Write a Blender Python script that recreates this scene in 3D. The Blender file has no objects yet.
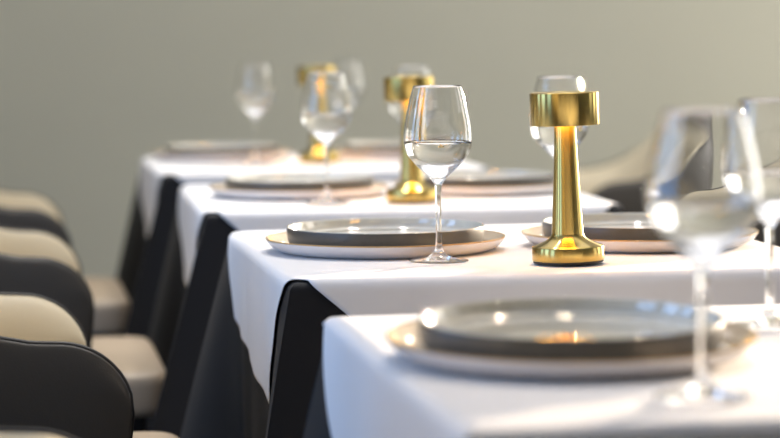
import bpy, bmesh, math, random
from mathutils import Vector, Matrix, noise

random.seed(4)
sc = bpy.context.scene
COL = sc.collection
PI = math.pi

# ------------------------------------------------------------------ helpers
def link(o, parent=None):
    COL.objects.link(o)
    if parent is not None:
        o.parent = parent
    return o

def mesh_obj(name, verts, faces, mat, parent=None, smooth=True, fix=True):
    me = bpy.data.meshes.new(name)
    me.from_pydata([tuple(v) for v in verts], [], faces)
    if fix:
        bm = bmesh.new(); bm.from_mesh(me)
        bmesh.ops.recalc_face_normals(bm, faces=bm.faces)
        bm.to_mesh(me); bm.free()
    me.materials.append(mat)
    me.polygons.foreach_set('use_smooth', [smooth] * len(me.polygons))
    me.update()
    return link(bpy.data.objects.new(name, me), parent)

def thing(name, label, cat, loc=(0, 0, 0), rotz=0.0, group=None):
    o = bpy.data.objects.new(name, None)
    o.empty_display_size = 0.05
    link(o)
    o.location = loc; o.rotation_euler = (0, 0, rotz)
    tag(o, label, cat, group)
    return o

def tag(o, label, cat, group=None):
    o['label'] = label; o['category'] = cat
    if group: o['group'] = group
    return o

def dup(root, loc, rotz, label):
    r = root.copy(); COL.objects.link(r)
    r.location = loc; r.rotation_euler = (0, 0, rotz); r['label'] = label
    for ch in list(root.children):
        c = ch.copy(); COL.objects.link(c); c.parent = r
        for g in list(ch.children):
            d = g.copy(); COL.objects.link(d); d.parent = c
    return r

def lathe(name, prof, mat, parent=None, seg=72, closed=False, sharp=None):
    """prof: list of (r, z). r==0 ends collapse to a pole. closed joins last to first."""
    verts, rings = [], []
    for r, z in prof:
        if r < 1e-6:
            rings.append([len(verts)]); verts.append((0, 0, z))
        else:
            rings.append(list(range(len(verts), len(verts) + seg)))
            for k in range(seg):
                a = 2 * PI * k / seg
                verts.append((r * math.cos(a), r * math.sin(a), z))
    faces = []
    n = len(rings)
    for i in range(n if closed else n - 1):
        A, B = rings[i], rings[(i + 1) % n]
        for k in range(seg):
            k2 = (k + 1) % seg
            if len(A) == 1 and len(B) == 1: break
            if len(A) == 1: faces.append((A[0], B[k], B[k2]))
            elif len(B) == 1: faces.append((A[k], A[k2], B[0]))
            else: faces.append((A[k], A[k2], B[k2], B[k]))
    o = mesh_obj(name, verts, faces, mat, parent)
    if sharp:
        o.data.set_sharp_from_angle(angle=math.radians(sharp))
    return o

def smooth_prof(pts, n=6):
    """Catmull-Rom through (r, z) points."""
    out = []
    P = [pts[0]] + list(pts) + [pts[-1]]
    for i in range(1, len(P) - 2):
        p0, p1, p2, p3 = P[i - 1], P[i], P[i + 1], P[i + 2]
        for k in range(n):
            t = k / n
            out.append(tuple(0.5 * (2 * p1[j] + (p2[j] - p0[j]) * t + (2 * p0[j] - 5 * p1[j] + 4 * p2[j] - p3[j]) * t * t
                                    + (3 * p1[j] - p0[j] - 3 * p2[j] + p3[j]) * t ** 3) for j in (0, 1)))
    out.append(tuple(pts[-1]))
    return [(max(0.0, r), z) for r, z in out]

def box(name, x0, x1, y0, y1, z0, z1, mat, parent=None, bevel=0.0, seg=3):
    bm = bmesh.new()
    bmesh.ops.create_cube(bm, size=1.0)
    for v in bm.verts:
        v.co = Vector(((x0 + x1) / 2 + v.co.x * (x1 - x0), (y0 + y1) / 2 + v.co.y * (y1 - y0), (z0 + z1) / 2 + v.co.z * (z1 - z0)))
    if bevel:
        bmesh.ops.bevel(bm, geom=list(bm.edges), offset=bevel, segments=seg, profile=0.5, affect='EDGES')
    me = bpy.data.meshes.new(name); bm.to_mesh(me); bm.free()
    me.materials.append(mat)
    me.polygons.foreach_set('use_smooth', [bool(bevel)] * len(me.polygons))
    return link(bpy.data.objects.new(name, me), parent)

def boxes(name, lst, mat):
    V, F = [], []
    for (x0, x1, y0, y1, z0, z1) in lst:
        b = len(V)
        V += [(x, y, z) for x in (x0, x1) for y in (y0, y1) for z in (z0, z1)]
        F += [tuple(b + i for i in f) for f in ((0, 1, 3, 2), (4, 6, 7, 5), (0, 4, 5, 1), (2, 3, 7, 6), (0, 2, 6, 4), (1, 5, 7, 3))]
    o = mesh_obj(name, V, F, mat, smooth=False)
    o['kind'] = 'structure'
    return o

def tube(name, pts, rad, mat, parent=None, seg=8):
    V, F = [], []
    n = len(pts)
    for i, p in enumerate(pts):
        p = Vector(p)
        d = (Vector(pts[min(i + 1, n - 1)]) - Vector(pts[max(i - 1, 0)])).normalized()
        ref = Vector((0, 0, 1)) if abs(d.z) < .9 else Vector((1, 0, 0))
        u = d.cross(ref).normalized(); w = d.cross(u)
        for k in range(seg):
            a = 2 * PI * k / seg
            V.append(p + (u * math.cos(a) + w * math.sin(a)) * rad)
    for i in range(n - 1):
        for k in range(seg):
            k2 = (k + 1) % seg
            F.append((i * seg + k, i * seg + k2, (i + 1) * seg + k2, (i + 1) * seg + k))
    F.append(tuple(range(seg))); F.append(tuple(range((n - 1) * seg, n * seg)))
    return mesh_obj(name, V, F, mat, parent)

# ------------------------------------------------------------------ materials
def mat(name, base, rough=0.5, metal=0.0, spec=0.5, bump=None, vary=None, **kw):
    m = bpy.data.materials.new(name); m.use_nodes = True
    nt = m.node_tree; b = nt.nodes['Principled BSDF']
    b.inputs['Base Color'].default_value = (*base, 1)
    b.inputs['Roughness'].default_value = rough
    b.inputs['Metallic'].default_value = metal
    b.inputs['Specular IOR Level'].default_value = spec
    for k, v in kw.items():
        b.inputs[k.replace('_', ' ')].default_value = v
    tc = None
    if bump or vary:
        tc = nt.nodes.new('ShaderNodeTexCoord')
    if bump:                      # (scale, strength, distance[, stretch])
        nz = nt.nodes.new('ShaderNodeTexNoise'); nz.inputs['Scale'].default_value = bump[0]; nz.inputs['Detail'].default_value = 4
        bp = nt.nodes.new('ShaderNodeBump'); bp.inputs['Strength'].default_value = bump[1]; bp.inputs['Distance'].default_value = bump[2]
        src = tc.outputs['Object']
        if len(bump) > 3:
            mp = nt.nodes.new('ShaderNodeMapping'); mp.inputs['Scale'].default_value = bump[3]
            nt.links.new(src, mp.inputs['Vector']); src = mp.outputs['Vector']
        nt.links.new(src, nz.inputs['Vector'])
        nt.links.new(nz.outputs['Fac'], bp.inputs['Height'])
        nt.links.new(bp.outputs['Normal'], b.inputs['Normal'])
    if vary:                      # (scale, amount): slight mottling of the colour
        nz = nt.nodes.new('ShaderNodeTexNoise'); nz.inputs['Scale'].default_value = vary[0]; nz.inputs['Detail'].default_value = 3
        rp = nt.nodes.new('ShaderNodeValToRGB')
        k = vary[1]
        rp.color_ramp.elements[0].position = .3; rp.color_ramp.elements[1].position = .7
        rp.color_ramp.elements[0].color = (*[c * (1 - k) for c in base], 1)
        rp.color_ramp.elements[1].color = (*[min(1, c * (1 + k)) for c in base], 1)
        nt.links.new(tc.outputs['Object'], nz.inputs['Vector'])
        nt.links.new(nz.outputs['Fac'], rp.inputs['Fac'])
        nt.links.new(rp.outputs['Color'], b.inputs['Base Color'])
    return m

M = dict(
    wall=mat('wall_paint', (.575, .555, .445), .75, bump=(60, .08, .002), vary=(1.2, .03)),
    wall_dark=mat('dark_wall_panel', (.10, .095, .085), .6, vary=(2, .15)),
    ceil=mat('ceiling_paint', (.7, .69, .66), .9, bump=(80, .05, .002)),
    floor=mat('floor_carpet', (.10, .092, .082), .9, bump=(350, .4, .004), vary=(90, .2)),
    trim=mat('window_trim', (.08, .08, .08), .4, vary=(5, .1)),
    white=mat('white_linen', (.80, .79, .80), .85, spec=.25, bump=(900, .10, .0006), Sheen_Weight=.08),
    black=mat('black_linen', (.010, .010, .012), .75, spec=.25, bump=(1200, .15, .0006), Sheen_Weight=.04),
    wood=mat('table_wood', (.16, .10, .06), .5, vary=(14, .2)),
    iron=mat('black_iron', (.02, .02, .02), .4, metal=.6, vary=(9, .1)),
    leather=mat('charcoal_leather', (.072, .064, .055), .40, spec=.5, bump=(420, .25, .0008)),
    cream=mat('cream_leather', (.62, .54, .385), .5, spec=.4, bump=(420, .2, .0008)),
    tan=mat('tan_seat_leather', (.38, .30, .215), .5, spec=.4, bump=(420, .2, .0008)),
    piping=mat('dark_piping', (.018, .017, .017), .4, bump=(300, .1, .0005)),
    leg=mat('dark_leg', (.02, .017, .015), .4, vary=(20, .2)),
    gold=mat('brushed_brass', (.52, .385, .125), .22, metal=1.0, Anisotropic=.97, Anisotropic_Rotation=.25),
    pad=mat('rubber_pad', (.02, .018, .016), .6, bump=(200, .1, .0004)),
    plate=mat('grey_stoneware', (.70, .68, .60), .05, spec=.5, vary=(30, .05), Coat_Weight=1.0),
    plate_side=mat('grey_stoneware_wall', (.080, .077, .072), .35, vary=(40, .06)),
    charger=mat('cream_porcelain', (.72, .62, .50), .08, spec=.5, vary=(20, .03), Coat_Weight=.6),
    charger_out=mat('white_porcelain', (.78, .74, .73), .10, spec=.5, vary=(20, .02)),
    rim=mat('ochre_rim', (.50, .30, .10), .04, vary=(25, .2)),
    glass=mat('clear_glass', (1, 1, 1), 0.0, Transmission_Weight=1.0, IOR=1.47, vary=(3, .004)),
    water=mat('clear_water', (1, 1, 1), 0.0, Transmission_Weight=1.0, IOR=1.333, vary=(3, .004)),
)
nt = M['gold'].node_tree
tg = nt.nodes.new('ShaderNodeTangent'); tg.direction_type = 'RADIAL'; tg.axis = 'Z'
nt.links.new(tg.outputs[0], nt.nodes['Principled BSDF'].inputs['Tangent'])
glow = bpy.data.materials.new('warm_diffuser'); glow.use_nodes = True
b = glow.node_tree.nodes['Principled BSDF']
b.inputs['Base Color'].default_value = (.9, .8, .6, 1)
b.inputs['Emission Color'].default_value = (1, .45, .035, 1)
b.inputs['Emission Strength'].default_value = 30
M['glow'] = glow

# ------------------------------------------------------------------ layout
PITCH = 1.147                      # distance between tables along the row
FLARE = [.17, .17, .29, .27]       # how far the near corners of the undercloths stand out
TURN = [0, 0, -.022, 0]            # the third table stands a little askew
TX = [0.0, .004, .009, .009]         # small sideways offsets of the tables
TY = [-PITCH, 0.0, PITCH, 2 * PITCH]
TOP = 0.75
HA, HB, CY = .350, .374, .033      # half sizes of a table, centre shift along the row
RR = .012                          # rounding of the cloth over the edge

# ------------------------------------------------------------------ cloths
def fold(t1, t2, along, s, seed, kf=.17):
    """How far the hanging cloth stands off the table edge at drop s."""
    f = .022 * s
    for t, k in ((t1, kf), (t2, .20)):
        f += k * s * math.exp(-(t / .085) ** 2)
        f -= .06 * s * math.exp(-((t - .17) / .05) ** 2) * min(1, s / .3)
    f += .010 * min(s, .4) * math.sin(along * 31 + seed)
    f += .005 * min(1, s / .1) * noise.noise((along * 13, s * 2, seed + 3)) * math.exp(-2 * s)
    f += .016 * min(s, .5) * (noise.noise((along * 7, s * 3, seed)))
    return f

def drape(edge, along, s, gap, seed, kf=.17):
    """Point of a cloth hanging over `edge` (0 left, 1 front, 2 right, 3 back); along = coordinate on that edge."""
    half = HB if edge in (0, 2) else HA
    t1, t2 = along + half, half - along
    t1, t2 = max(t1, 0), max(t2, 0)
    q = RR * PI / 2
    if s < q:
        th = s / RR; out = RR * math.sin(th); z = -RR * (1 - math.cos(th)); rest = 0
    else:
        rest = s - q; out = RR; z = -RR - rest
    f = max(fold(t1, t2, along, rest, seed + edge * 2.3, kf), -.004)
    out += f
    z += .35 * f * f                                # cloth that stands off hangs a little shorter
    tang = out * (math.exp(-(t2 / .045) ** 2) - math.exp(-(t1 / .045) ** 2))
    o = out + gap
    al = along + tang
    if edge == 0: return Vector((-HA - o, al, z))
    if edge == 2: return Vector((HA + o, al, z))
    if edge == 1: return Vector((al, -HB - o, z))
    return Vector((al, HB + o, z))

def black_cloth(xc, yc, seed, label, kf, turn):
    ct, st = math.cos(turn), math.sin(turn)
    V, F = [], []
    per = []                                        # perimeter: (edge, along)
    def samp(half, n):
        return [half * math.sin(PI / 2 * (2 * i / n - 1)) for i in range(n)]   # denser to the corners
    N = 64
    for e, half in ((0, HB), (1, HA), (2, HB), (3, HA)):
        a = samp(half, N)
        if e in (0, 3): a = [-x for x in a]         # walk round: left back->front, front left->right ...
        per += [(e, x) for x in a]
    rows = [0, .005, .010, .0145, RR * PI / 2] + [.03 + (.752 - .03) * (i / 44) ** 1.15 for i in range(45)]
    n = len(per)
    for s in rows:
        for e, al in per:
            p = drape(e, al, s, 0, seed, kf if e == 0 else .17 + (kf - .17) * .5 * (e == 1) * (al < 0))
            p.x, p.y = ct * p.x - st * p.y, st * p.x + ct * p.y
            V.append((p.x + xc, p.y + yc + CY, max(p.z + TOP, .006)))
    for r in range(len(rows) - 1):
        for k in range(n):
            k2 = (k + 1) % n
            F.append((r * n + k, r * n + k2, (r + 1) * n + k2, (r + 1) * n + k))
    c = len(V); V.append((xc, yc + CY, TOP))
    for k in range(n):
        F.append((k, (k + 1) % n, c))
    o = mesh_obj('black_tablecloth', V, F, M['black'])
    m = o.modifiers.new('thickness', 'SOLIDIFY'); m.thickness = .0012; m.offset = -1
    return tag(o, label, 'tablecloth', 'black floor length undercloths')

def white_cloth(xc, yc, seed, label, RX=.712, RY=.712, hang=.162, kf=.17, turn=0.0):
    ct, st = math.cos(turn), math.sin(turn)
    N = 190
    V, F, ok = [], [], {}
    for i in range(N + 1):
        for j in range(N + 1):
            p, q = 2 * i / N - 1, 2 * j / N - 1
            u, v = (p + q) / 2 * RX, (p - q) / 2 * RY
            if u < -HA:                             # the left corner of the cloth hangs short
                full = max(.02, RX * (1 - abs(v) / RY) - HA)
                u = -HA + (u + HA) * min(1, max(.05, hang - .16 * v) / full)
            dx, dy = abs(u) - HA, abs(v) - HB
            zz = TOP + .003
            if dx <= 0 and dy <= 0:
                w = Vector((u, v, 0))
            elif dx >= dy:
                w = drape(0 if u < 0 else 2, v, dx, .003, seed, kf if u < 0 else .17)
            else:
                w = drape(1 if v < 0 else 3, u, dy, .003, seed, .17 + (kf - .17) * .5 * (v < 0) * (u < 0))
            e = min(1, max(0, -max(dx, dy)) / .05)
            z = w.z + zz + .0009 * e * noise.noise((u * 9, v * 9, seed))
            w.x, w.y = ct * w.x - st * w.y, st * w.x + ct * w.y
            V.append((w.x + xc, w.y + yc + CY, z))
    for i in range(N):
        for j in range(N):
            a = i * (N + 1) + j
            F.append((a, a + 1, a + N + 2, a + N + 1))
    o = mesh_obj('white_tablecloth', V, F, M['white'], fix=False)
    me = o.data
    if me.polygons[len(me.polygons) // 2].normal.z < 0:
        me.flip_normals()
    m = o.modifiers.new('thickness', 'SOLIDIFY'); m.thickness = .0011; m.offset = 1
    return tag(o, label, 'tablecloth', 'white diamond laid tablecloths')

TABLE_SAID = ['nearest table, lower right', 'second table with the sharp brass lamp', 'third table from the front', 'farthest table near the wall']
for k, yc in enumerate(TY):
    t = thing('dining_table', 'square dining table under two cloths, the ' + TABLE_SAID[k], 'table', (TX[k], yc + CY, 0), TURN[k], 'square dining tables in a row')
    box('tabletop', -HA + .004, HA - .004, -HB + .004, HB - .004, TOP - .03, TOP - .003, M['wood'], t, .004)
    for sx in (-1, 1):
        for sy in (-1, 1):
            cx, cy = sx * (HA - .06), sy * (HB - .06)
            box('leg', cx - .02, cx + .02, cy - .02, cy + .02, 0, TOP - .0305, M['iron'], t, .004)
    black_cloth(TX[k], yc, 1.7 * k + .4, 'black undercloth hanging to the floor, ' + TABLE_SAID[k], FLARE[k], TURN[k])
    R_ = .745 if k == 0 else .712
    white_cloth(TX[k], yc, 1.7 * k + .4, 'white linen cloth over black, ' + TABLE_SAID[k], R_, R_, (.60, .162, .19, .19)[k], FLARE[k], TURN[k])
TZ = TOP + .0055

# ------------------------------------------------------------------ table lamp
def make_lamp(loc, label):
    t = thing('table_lamp', label, 'lamp', loc, 0, 'brass cordless table lamps')
    lathe('rubber_foot', [(0, 0), (.0445, 0), (.0455, .0008), (.0455, .0032), (0, .0032)], M['pad'], t, sharp=40)
    lathe('base', [(0, .0033), (.0462, .0033), (.0468, .0042), (.0468, .0205), (.0462, .0213), (.0400, .0236), (.0330, .0264), (.0276, .0292),
                   (.0238, .0320), (.0216, .0348), (.0209, .0370), (0, .0370)], M['gold'], t, 96, sharp=50)
    st = [(0, .0372), (.0208, .0372)]
    for i in range(25):
        f = i / 24
        st.append((.0208 - .0068 * (1 - (1 - f) ** 1.35), (.0374 + f * .1450)))
    st.append((0, .1826))
    lathe('stem', st, M['gold'], t, 96, sharp=50)
    lathe('shade', [(0, .2200), (.0440, .2200), (.0449, .2191), (.0449, .1785), (.0443, .1777), (.0432, .1777), (.0428, .1785), (.0428, .2165), (0, .2165)],
          M['gold'], t, 96, closed=False, sharp=40)
    lathe('diffuser', [(.0150, .1832), (.0426, .1832), (.0426, .1850), (.0150, .1850)], M['glow'], t, 96, closed=True, sharp=40)
    return t
lamp_spots = [(.021, -.228), (.017, .940), (.030, 2.279)]
lamp_labels = ['brass cordless table lamp in sharp focus on the second table',
               'slightly blurred brass table lamp on the third table, half behind the sharp wine glass',
               'most blurred brass table lamp on the farthest table, behind a wine glass']
lamp0 = make_lamp((*lamp_spots[0], TZ), lamp_labels[0])
for s, l in list(zip(lamp_spots, lamp_labels))[1:]:
    dup(lamp0, (*s, TZ), 0, l)
for o in list(COL.objects):
    if o.name.startswith('table_lamp'):
        o.rotation_euler = (0, -.022, 0); o.location.z += .001       # the lamps lean a little on the soft cloth

# ------------------------------------------------------------------ wine glass
OUT = smooth_prof([(.0385, .0008), (.0390, .0016), (.0370, .0026), (.0250, .0042), (.0140, .0072), (.0085, .0112), (.0056, .0165), (.0043, .0240),
                   (.0037, .0400), (.0036, .0600), (.0038, .0800), (.0043, .0930), (.0056, .0985), (.0105, .1055), (.0200, .1145), (.0325, .1275),
                   (.0412, .1400), (.0445, .1530), (.0446, .1640), (.0428, .1800), (.0398, .1950), (.0362, .2110), (.0320, .2262)], 5)
INN = smooth_prof([(.0312, .2264), (.0350, .2110), (.0386, .1950), (.0416, .1800), (.0434, .1640), (.0432, .1530), (.0397, .1407), (.0308, .1285),
                   (.0182, .1170), (.0092, .1098), (.0, .1070)], 5)
OUT = [(r_, z_ + .0035 * min(1, max(0, (z_ - .03) / .06))) for r_, z_ in OUT]
INN = [(r_, z_ + .0035) for r_, z_ in INN]
WLEVEL = .1565
def make_glass(loc, label):
    t = thing('wine_glass', label, 'wine glass', loc, 0, 'stemmed wine glasses set on the tables')
    prof = [(0, .0008)] + OUT + [(.0316, .2302)] + INN
    lathe('bowl', prof, M['glass'], t, 96)
    w = [(r, z) for r, z in INN if z < WLEVEL]
    (r1, z1), (r2, z2) = [p for p in INN if p[1] >= WLEVEL][-1], w[0]
    re = r2 + (r1 - r2) * (WLEVEL - z2) / (z1 - z2)
    body = [(0, WLEVEL), (re - .0016, WLEVEL), (re - .0006, WLEVEL + .0002), (re + .0002, WLEVEL + .0010)] + [(r + .00025 if r > .001 else 0, z - .0002) for r, z in w]
    lathe('water', body, M['water'], t, 96)
    return t
glass_spots = [(-.142, -1.385), (.060, -.940), (-.139, -.170), (.133, .300), (-.134, .945), (.109, 1.472), (-.116, 2.285), (.150, 2.660)]
glass_labels = ['large blurred wine glass at the front of the nearest table',
                'blurred wine glass cut off by the right border of the photo',
                'wine glass in sharp focus on the second table, in front of its left plate',
                'wine glass standing behind the sharp brass lamp on the second table',
                'blurred wine glass at the front of the third table, before the farthest lamp',
                'blurred wine glass behind the brass lamp of the third table',
                'faint wine glass at the front of the farthest table, against the grey wall',
                'faint wine glass at the back of the farthest table, to the right of its lamp']
glass0 = make_glass((*glass_spots[0], TZ), glass_labels[0])
for s, l in list(zip(glass_spots, glass_labels))[1:]:
    dup(glass0, (*s, TZ), random.random() * 6, l)
glass0.scale = (1.025, 1.025, 1.025)

# ------------------------------------------------------------------ plates
def make_charger(loc, label):
    t = thing('charger_plate', label, 'charger plate', loc, 0, 'white charger plates')
    under = [(0, .0016), (.130, .0016), (.134, 0), (.143, 0), (.149, .0016), (.1575, .0062), (.1632, .0118), (.1662, .0172)]
    lathe('underside', smooth_prof(under, 3) + [(.1654, .0176), (.158, .0086), (.149, .0040), (0, .0036)], M['charger_out'], t, 128)
    top = [(0, .0046), (.140, .0048), (.150, .0064), (.1580, .0108), (.1630, .0160), (.1650, .0182)]
    lathe('well', smooth_prof(top, 3) + [(.1646, .0178), (.157, .0092), (.149, .0052), (.140, .0040), (0, .0038)], M['charger'], t, 128)
    a = [(.1656 + .0010 * math.cos(2 * PI * k / 10), .0178 + .0010 * math.sin(2 * PI * k / 10)) for k in range(10)]
    lathe('rim', a, M['rim'], t, 128, closed=True)
    return t
def make_plate(loc, label):
    t = thing('dinner_plate', label, 'plate', loc, 0, 'grey dinner plates')
    side = [(0, .0008), (.122, .0008), (.125, 0), (.1285, .0008), (.1330, .0044), (.1356, .0105), (.1364, .0180), (.1367, .0262), (.1365, .0272)]
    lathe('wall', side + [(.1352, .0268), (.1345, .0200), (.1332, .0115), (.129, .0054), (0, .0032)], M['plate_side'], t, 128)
    top = [(0, .0110), (.116, .0112), (.1250, .0124), (.1305, .0160), (.1330, .0215), (.1342, .0270), (.1353, .0282), (.1364, .0278)]
    lathe('well', smooth_prof(top, 3) + [(.1365, .0274), (.1350, .0270), (.1335, .0170), (.130, .0100), (.118, .0070), (0, .0060)], M['plate'], t, 128)
    return t
plate_spots = [(-.188, -1.115), (-.178, .026), (.183, .022), (-.155, 1.170), (.188, 1.170), (-.175, 2.490), (.245, 2.450)]
where = ['on the nearest table', 'behind the sharp wine glass', 'behind the sharp brass lamp',
         'at the left of the third table', 'at the right of the third table', 'at the left of the farthest table', 'at the right of the farthest table']
c0 = p0 = None
for s, w in zip(plate_spots, where):
    lc = 'white charger plate under grey plate, ' + w
    lp = 'grey stoneware plate on white charger, ' + w
    if c0 is None:
        c0 = make_charger((*s, TZ), lc); p0 = make_plate((*s, TZ + .0053), lp)
    else:
        dup(c0, (*s, TZ), random.random(), lc); dup(p0, (*s, TZ + .0053), random.random(), lp)

c0.rotation_euler = p0.rotation_euler = (.018, 0, 0); c0.scale = p0.scale = (1.03, 1.03, 1.03)   # the front setting stands a little tilted
c0.location.z += .0028; p0.location.z += .0032

# ------------------------------------------------------------------ tub chair
XF, XB, HW, CR = .075, -.295, .295, .20      # wing front, back, half width, corner radius (chair faces +x)
def upath():
    L1 = XF - (XB + CR); LA = PI / 2 * CR; LB = 2 * (HW - CR)
    L = 2 * L1 + 2 * LA + LB
    def at(s):
        m = s > L / 2
        q = L - s if m else s
        if q < L1: p, n = (XF - q, -HW), (0, -1)
        elif q < L1 + LA:
            a = (q - L1) / CR
            n = (-math.sin(a), -math.cos(a)); p = (XB + CR + CR * n[0], -HW + CR + CR * n[1])
        else: p, n = (XB, -(HW - CR) + (q - L1 - LA)), (-1, 0)
        if m: p, n = (p[0], -p[1]), (n[0], -n[1])
        return p, n
    return L, at
UL, UAT = upath()
PROF = [(.30, .675), (.08, .675), (.02, .677), (-.05, .681), (-.09, .689), (-.135, .706), (-.18, .736), (-.23, .774), (-.265, .798), (-.285, .808), (-.30, .812), (-.40, .814)]
def ztop(s):
    (x, y), n = UAT(s)
    z = PROF[-1][1]
    for (xa, za), (xb, zb) in zip(PROF, PROF[1:]):
        if xb <= x <= xa:
            f = (xa - x) / (xa - xb); z = za + (zb - za) * f; break
    if x <= XB + .01: z = .812 + .003 * math.cos(y / HW * 1.4)
    q = min(s, UL - s)
    R = .088
    if q < R: z -= R - math.sqrt(max(0, R * R - (R - q) ** 2))
    return z
ZB = .400
def make_chair(loc, rotz, label):
    t = thing('tub_chair', label, 'chair', loc, rotz, 'two tone leather tub chairs along the tables')
    NS, NZ = 96, 22
    S = []
    for i in range(NS + 1):
        f = i / NS
        S.append(UL * (f - .11 * math.sin(2 * PI * f)))
    def shell(off, th, puff):
        V = []
        for i, s in enumerate(S):
            (x, y), n = UAT(s)
            zt = ztop(s)
            q = min(s, UL - s)
            for j in range(NZ + 1):
                f = j / NZ
                f = math.sin(f * PI / 2) ** 1.0
                z = ZB + (zt - ZB) * f
                edge = min(q + .004, zt - z + .0)          # distance to the seam
                e = min(1, max(0, edge) / .09)
                pf = puff * math.sqrt(max(0, 1 - (1 - e) ** 2))
                lean = -.10 * max(0, .70 - z) - .0
                lean += .10 * max(0, z - .70)
                d = lean + off + pf
                sx = -.10 * max(0, .60 - z) if q < .12 else 0        # front edge slopes back to the seat
                k = max(0, 1 - q / .12)
                V.append((x + n[0] * d + sx * k, y + n[1] * d, z))
        return V
    def grid_faces(base=0, flip=False):
        F = []
        for i in range(NS):
            for j in range(NZ):
                a = base + i * (NZ + 1) + j
                f = (a, a + NZ + 1, a + NZ + 2, a + 1)
                F.append(f[::-1] if flip else f)
        return F
    ring = [i * (NZ + 1) + j for i, j in [(0, j) for j in range(NZ + 1)] + [(i, NZ) for i in range(1, NS + 1)] + [(NS, j) for j in range(NZ - 1, -1, -1)]]
    bottom = [i * (NZ + 1) for i in range(NS, -1, -1)]
    def pad(name, Vo, Vi, m):
        n = len(Vo)
        F = grid_faces() + grid_faces(n, True)
        loop = ring + bottom[1:]
        for a, b_ in zip(loop, loop[1:]):
            F.append((a, b_, b_ + n, a + n))
        return mesh_obj(name, Vo + Vi, F, m, t)
    Vo = shell(0, 0, .012); Vm = shell(-.008, 0, 0); Vi = shell(-.020, 0, -.040)
    pad('outer_shell', Vo, Vm, M['leather'])
    Vm2 = shell(-.0085, 0, 0)
    pad('inner_padding', Vm2, Vi, M['cream'])
    seam = shell(-.004, 0, .0)
    tube('piping', [seam[k] for k in ring], .0038, M['piping'], t)
    # seat cushion: rounded slab reaching out in front of the wings
    seat_x0, seat_x1, sw = -.215, .205, .235
    V, F = [], []
    K = 80
    lay = [(.0, .402), (.965, .402), (.992, .408), (1, .420), (1, .455), (.990, .468), (.965, .4745), (.90, .4770), (.6, .4800), (0, .4810)]
    cx = (seat_x0 + seat_x1) / 2; hx = (seat_x1 - seat_x0) / 2
    for fr, z in lay[1:-1]:
        for k in range(K):
            a = 2 * PI * k / K
            c, s_ = math.cos(a), math.sin(a)
            ex = 2 / 10
            V.append((cx + hx * fr * math.copysign(abs(c) ** ex, c), .283 * fr * math.copysign(abs(s_) ** ex, s_) if c > -.2 else sw * fr * math.copysign(abs(s_) ** ex, s_) + 0, z))
    # keep the cushion inside the shell at the rear, full width in front
    V = [(x, y * (1 if x > XF + .02 else .80 + .20 * max(0, (x - XF + .05) / .07) if x > XF - .05 else .80), z) if abs(y) > .20 else (x, y, z) for x, y, z in V]
    nl = len(lay) - 2
    for r in range(nl - 1):
        for k in range(K):
            k2 = (k + 1) % K
            F.append((r * K + k, r * K + k2, (r + 1) * K + k2, (r + 1) * K + k))
    c0_ = len(V); V.append((cx, 0, .402)); c1_ = len(V); V.append((cx, 0, .481))
    for k in range(K):
        F.append((k, (k + 1) % K, c0_)); F.append(((nl - 1) * K + k, (nl - 1) * K + (k + 1) % K, c1_))
    mesh_obj('seat', V, F, M['tan'], t)
    box('seat_frame', -.20, .165, -.225, .225, .345, .4015, M['leg'], t, .008)
    for sx, sy in ((.135, -.19), (.135, .19), (-.165, -.19), (-.165, .19)):
        ox, oy = (.02 if sx > 0 else -.05), (.02 if sy > 0 else -.02)
        V, F = [], []
        for z, r, k in ((0, .010, 1), (.35, .018, 0)):
            for a in range(16):
                th = 2 * PI * a / 16
                V.append((sx + ox * k + r * math.cos(th), sy + oy * k + r * math.sin(th), z))
        for a in range(16):
            F.append((a, (a + 1) % 16, 16 + (a + 1) % 16, 16 + a))
        F.append(tuple(range(16))); F.append(tuple(range(16, 32)))
        mesh_obj('leg', V, F, M['leg'], t)
    return t
CX = .625
left_labels = ['tub chair at the bottom left corner, only its cream top showing',
               'sharp charcoal tub chair at the lower left with cream lining',
               'blurred charcoal and cream tub chair at the left, facing the third table',
               'most blurred charcoal and cream tub chair at the left, facing the farthest table']
LY = [TY[0] - .115, TY[1] - .02, TY[2] - .02, TY[3] - .02]
chair0 = make_chair((-CX - .015, LY[1], 0), .062, left_labels[1])
for i in (0, 2, 3):
    dup(chair0, (-CX - (.04 if i == 0 else 0), LY[i], 0), 0, left_labels[i])
dup(chair0, (CX + .175, TY[3] + .50, 0), PI - .06, 'cream lined tub chair at the right, its back seen through a wine glass')
dup(chair0, (CX + .175, TY[2] + .50, 0), PI - .06, 'tub chair cut by the right border, behind the wine glasses')

# ------------------------------------------------------------------ the room
XL, XR, YF, YB, ZC = -3.0, 3.2, -5.6, 4.3, 2.9
floor = boxes('floor', [(XL - .2, XR + .2, YF - .2, YB + .2, -.1, 0)], M['floor'])
boxes('ceiling', [(XL - .2, XR + .2, YF - .2, YB + .2, ZC, ZC + .1)], M['ceil'])
boxes('wall_back', [(XL - .2, XR + .2, YB, YB + .2, 0, ZC)], M['wall'])
boxes('wall_front', [(XL - .2, XR + .2, YF - .2, YF, 0, ZC)], M['wall_dark'])
boxes('baseboard_back', [(XL, XR, YB - .015, YB, 0, .10)], M['trim'])
def side_wall(name, x0, x1, wins, z0, z1):
    ys = [YF] + [y for w in wins for y in w] + [YB]
    lst = [(x0, x1, ys[2 * i], ys[2 * i + 1], 0, ZC) for i in range(len(wins) + 1)]
    for a, b_ in wins:
        lst += [(x0, x1, a, b_, 0, z0), (x0, x1, a, b_, z1, ZC)]
    boxes(name, lst, M['wall'])
LW = [(-2.2, -1.25), (-.85, .0), (.35, .95)]
RW = [(-1.0, -.2), (.15, 1.0), (1.5, 3.9)]
side_wall('wall_left', XL - .2, XL, LW, .35, 2.55)
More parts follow.
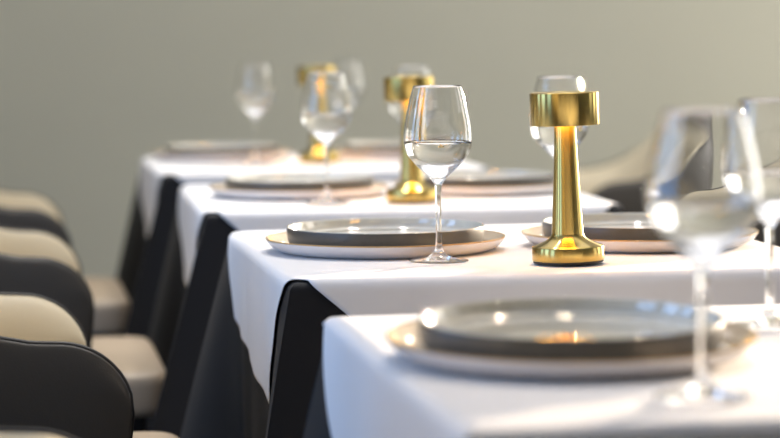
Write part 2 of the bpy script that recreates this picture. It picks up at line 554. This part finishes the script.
side_wall('wall_right', XR, XR + .2, RW, .35, 2.55)
def area(name, loc, rot, sx, sy, power, col, spread=None):
    l = bpy.data.lights.new(name, 'AREA'); l.shape = 'RECTANGLE'; l.size = sx; l.size_y = sy
    l.energy = power; l.color = col
    if spread: l.spread = spread
    o = bpy.data.objects.new(name, l); o.location = loc; o.rotation_euler = rot
    return link(o)
n = 0
for wins, x, s, powers, cols in ((LW, XL - .10, 1, (24, 26, 16), [(.30, .54, 1)] * 3), (RW, XR + .10, -1, (6, 20, 66), [(1, .94, .84), (1, .94, .84), (1, .94, .84)])):
    for (a, b_), pw, cl in zip(wins, powers, cols):
        n += 1
        fr = []
        for y0, y1, z0, z1 in ((a, a + .04, .35, 2.55), (b_ - .04, b_, .35, 2.55), (a + .04, b_ - .04, .35, .39), (a + .04, b_ - .04, 2.51, 2.55)):
            fr.append((x - .03 if s > 0 else x - .03, x + .03, y0, y1, z0, z1))
        boxes('window_%d' % n, fr, M['trim'])
        area('daylight_%d' % n, (x - s * .04, (a + b_) / 2, 1.45), (0, -s * PI / 2, 0), 2.1, b_ - a - .06, pw, cl)
# ceiling downlights, and spots added to brighten right chairs and nearest table
def down(x, y, pw, col, rad=.05, ang=1.9, tilt=(0, 0)):
    l = bpy.data.lights.new('downlight_and_fill', 'SPOT'); l.energy = pw; l.color = col; l.shadow_soft_size = rad
    l.spot_size = ang; l.spot_blend = .6
    o = bpy.data.objects.new('downlight_and_fill', l); o.location = (x, y, ZC - .06); o.rotation_euler = (tilt[0], tilt[1], 0)
    return link(o)
WARM = (1, .80, .56); SOFT = (1, .95, .88)
for x, y, pw, col, ang, tx, ty in (
        (-.45, -1.25, 75, WARM, .42, -.78, .15), (-.45, -.05, 60, WARM, .42, -.78, 1.35), (-.45, 1.05, 45, WARM, .42, -.78, 2.5),
        (1.25, 1.55, 150, SOFT, .50, .98, 2.75), (1.25, .45, 60, SOFT, .45, .98, 1.62),  # fill spots added to brighten the right chairs
        (.75, -.10, 90, WARM, .62, .25, -1.25), (.10, -.20, 30, WARM, .70, -.25, -1.20),  # added spots standing in for the warm sun patch on the nearest table
        (.45, .95, 60, SOFT, .75, .15, .05), (-.30, .95, 40, SOFT, .75, -.25, .00),
        (.55, 1.75, 150, SOFT, .55, .15, .85), (-.35, 1.75, 150, SOFT, .55, -.25, .90),
        (.50, 3.10, 130, SOFT, .60, .15, 2.05), (-.30, 3.10, 130, SOFT, .60, -.25, 2.05)):
    o = down(x, y, pw, col, .05, ang)
    d = Vector((tx, ty, TOP)) - o.location
    o.rotation_euler = d.to_track_quat('-Z', 'Y').to_euler()
area('ceiling_fill', (0.2, .9, ZC - .05), (0, 0, 0), 2.2, 4.2, 36, (.96, .96, 1))  # soft ambient fill added above the tables, no panel is built

sl = bpy.data.lights.new('low_sun', 'SUN'); sl.energy = 12.0; sl.angle = math.radians(2.0); sl.color = (1, .80, .58)
so = bpy.data.objects.new('low_sun', sl); link(so)
so.rotation_euler = Vector((-.70, -.69, -.12)).to_track_quat('-Z', 'Y').to_euler()

w = bpy.data.worlds.new('daylight_sky'); sc.world = w; w.use_nodes = True
w.node_tree.nodes['Background'].inputs[0].default_value = (.6, .75, 1, 1)
w.node_tree.nodes['Background'].inputs[1].default_value = .6

# ------------------------------------------------------------------ camera
rt = Vector((0.986979, -0.160586, -0.009211)); up = Vector((0.021459, 0.0747, 0.996975)); fw = Vector((0.159413, 0.984191, -0.077173))
cam = bpy.data.cameras.new('camera'); co = bpy.data.objects.new('camera', cam); link(co)
co.matrix_world = Matrix(((rt.x, up.x, -fw.x, -.7106), (rt.y, up.y, -fw.y, -3.3025), (rt.z, up.z, -fw.z, TZ + .303), (0, 0, 0, 1)))
cam.sensor_width = 36; cam.lens = 2443.69 / 780 * 36
cam.dof.use_dof = True; cam.dof.focus_distance = 3.10; cam.dof.aperture_fstop = 3.4
cam.clip_start = .05
sc.camera = co

sc.view_settings.view_transform = 'Standard'; sc.view_settings.look = 'None'
sc.view_settings.gamma = 1; sc.view_settings.use_curve_mapping = False
sc.view_settings.exposure = -0.02
cy = sc.cycles
cy.use_denoising = True
cy.max_bounces = 16; cy.transmission_bounces = 14; cy.glossy_bounces = 6; cy.diffuse_bounces = 4; cy.transparent_max_bounces = 8
cy.caustics_reflective = True; cy.caustics_refractive = True; cy.blur_glossy = .3
cy.sample_clamp_indirect = 60
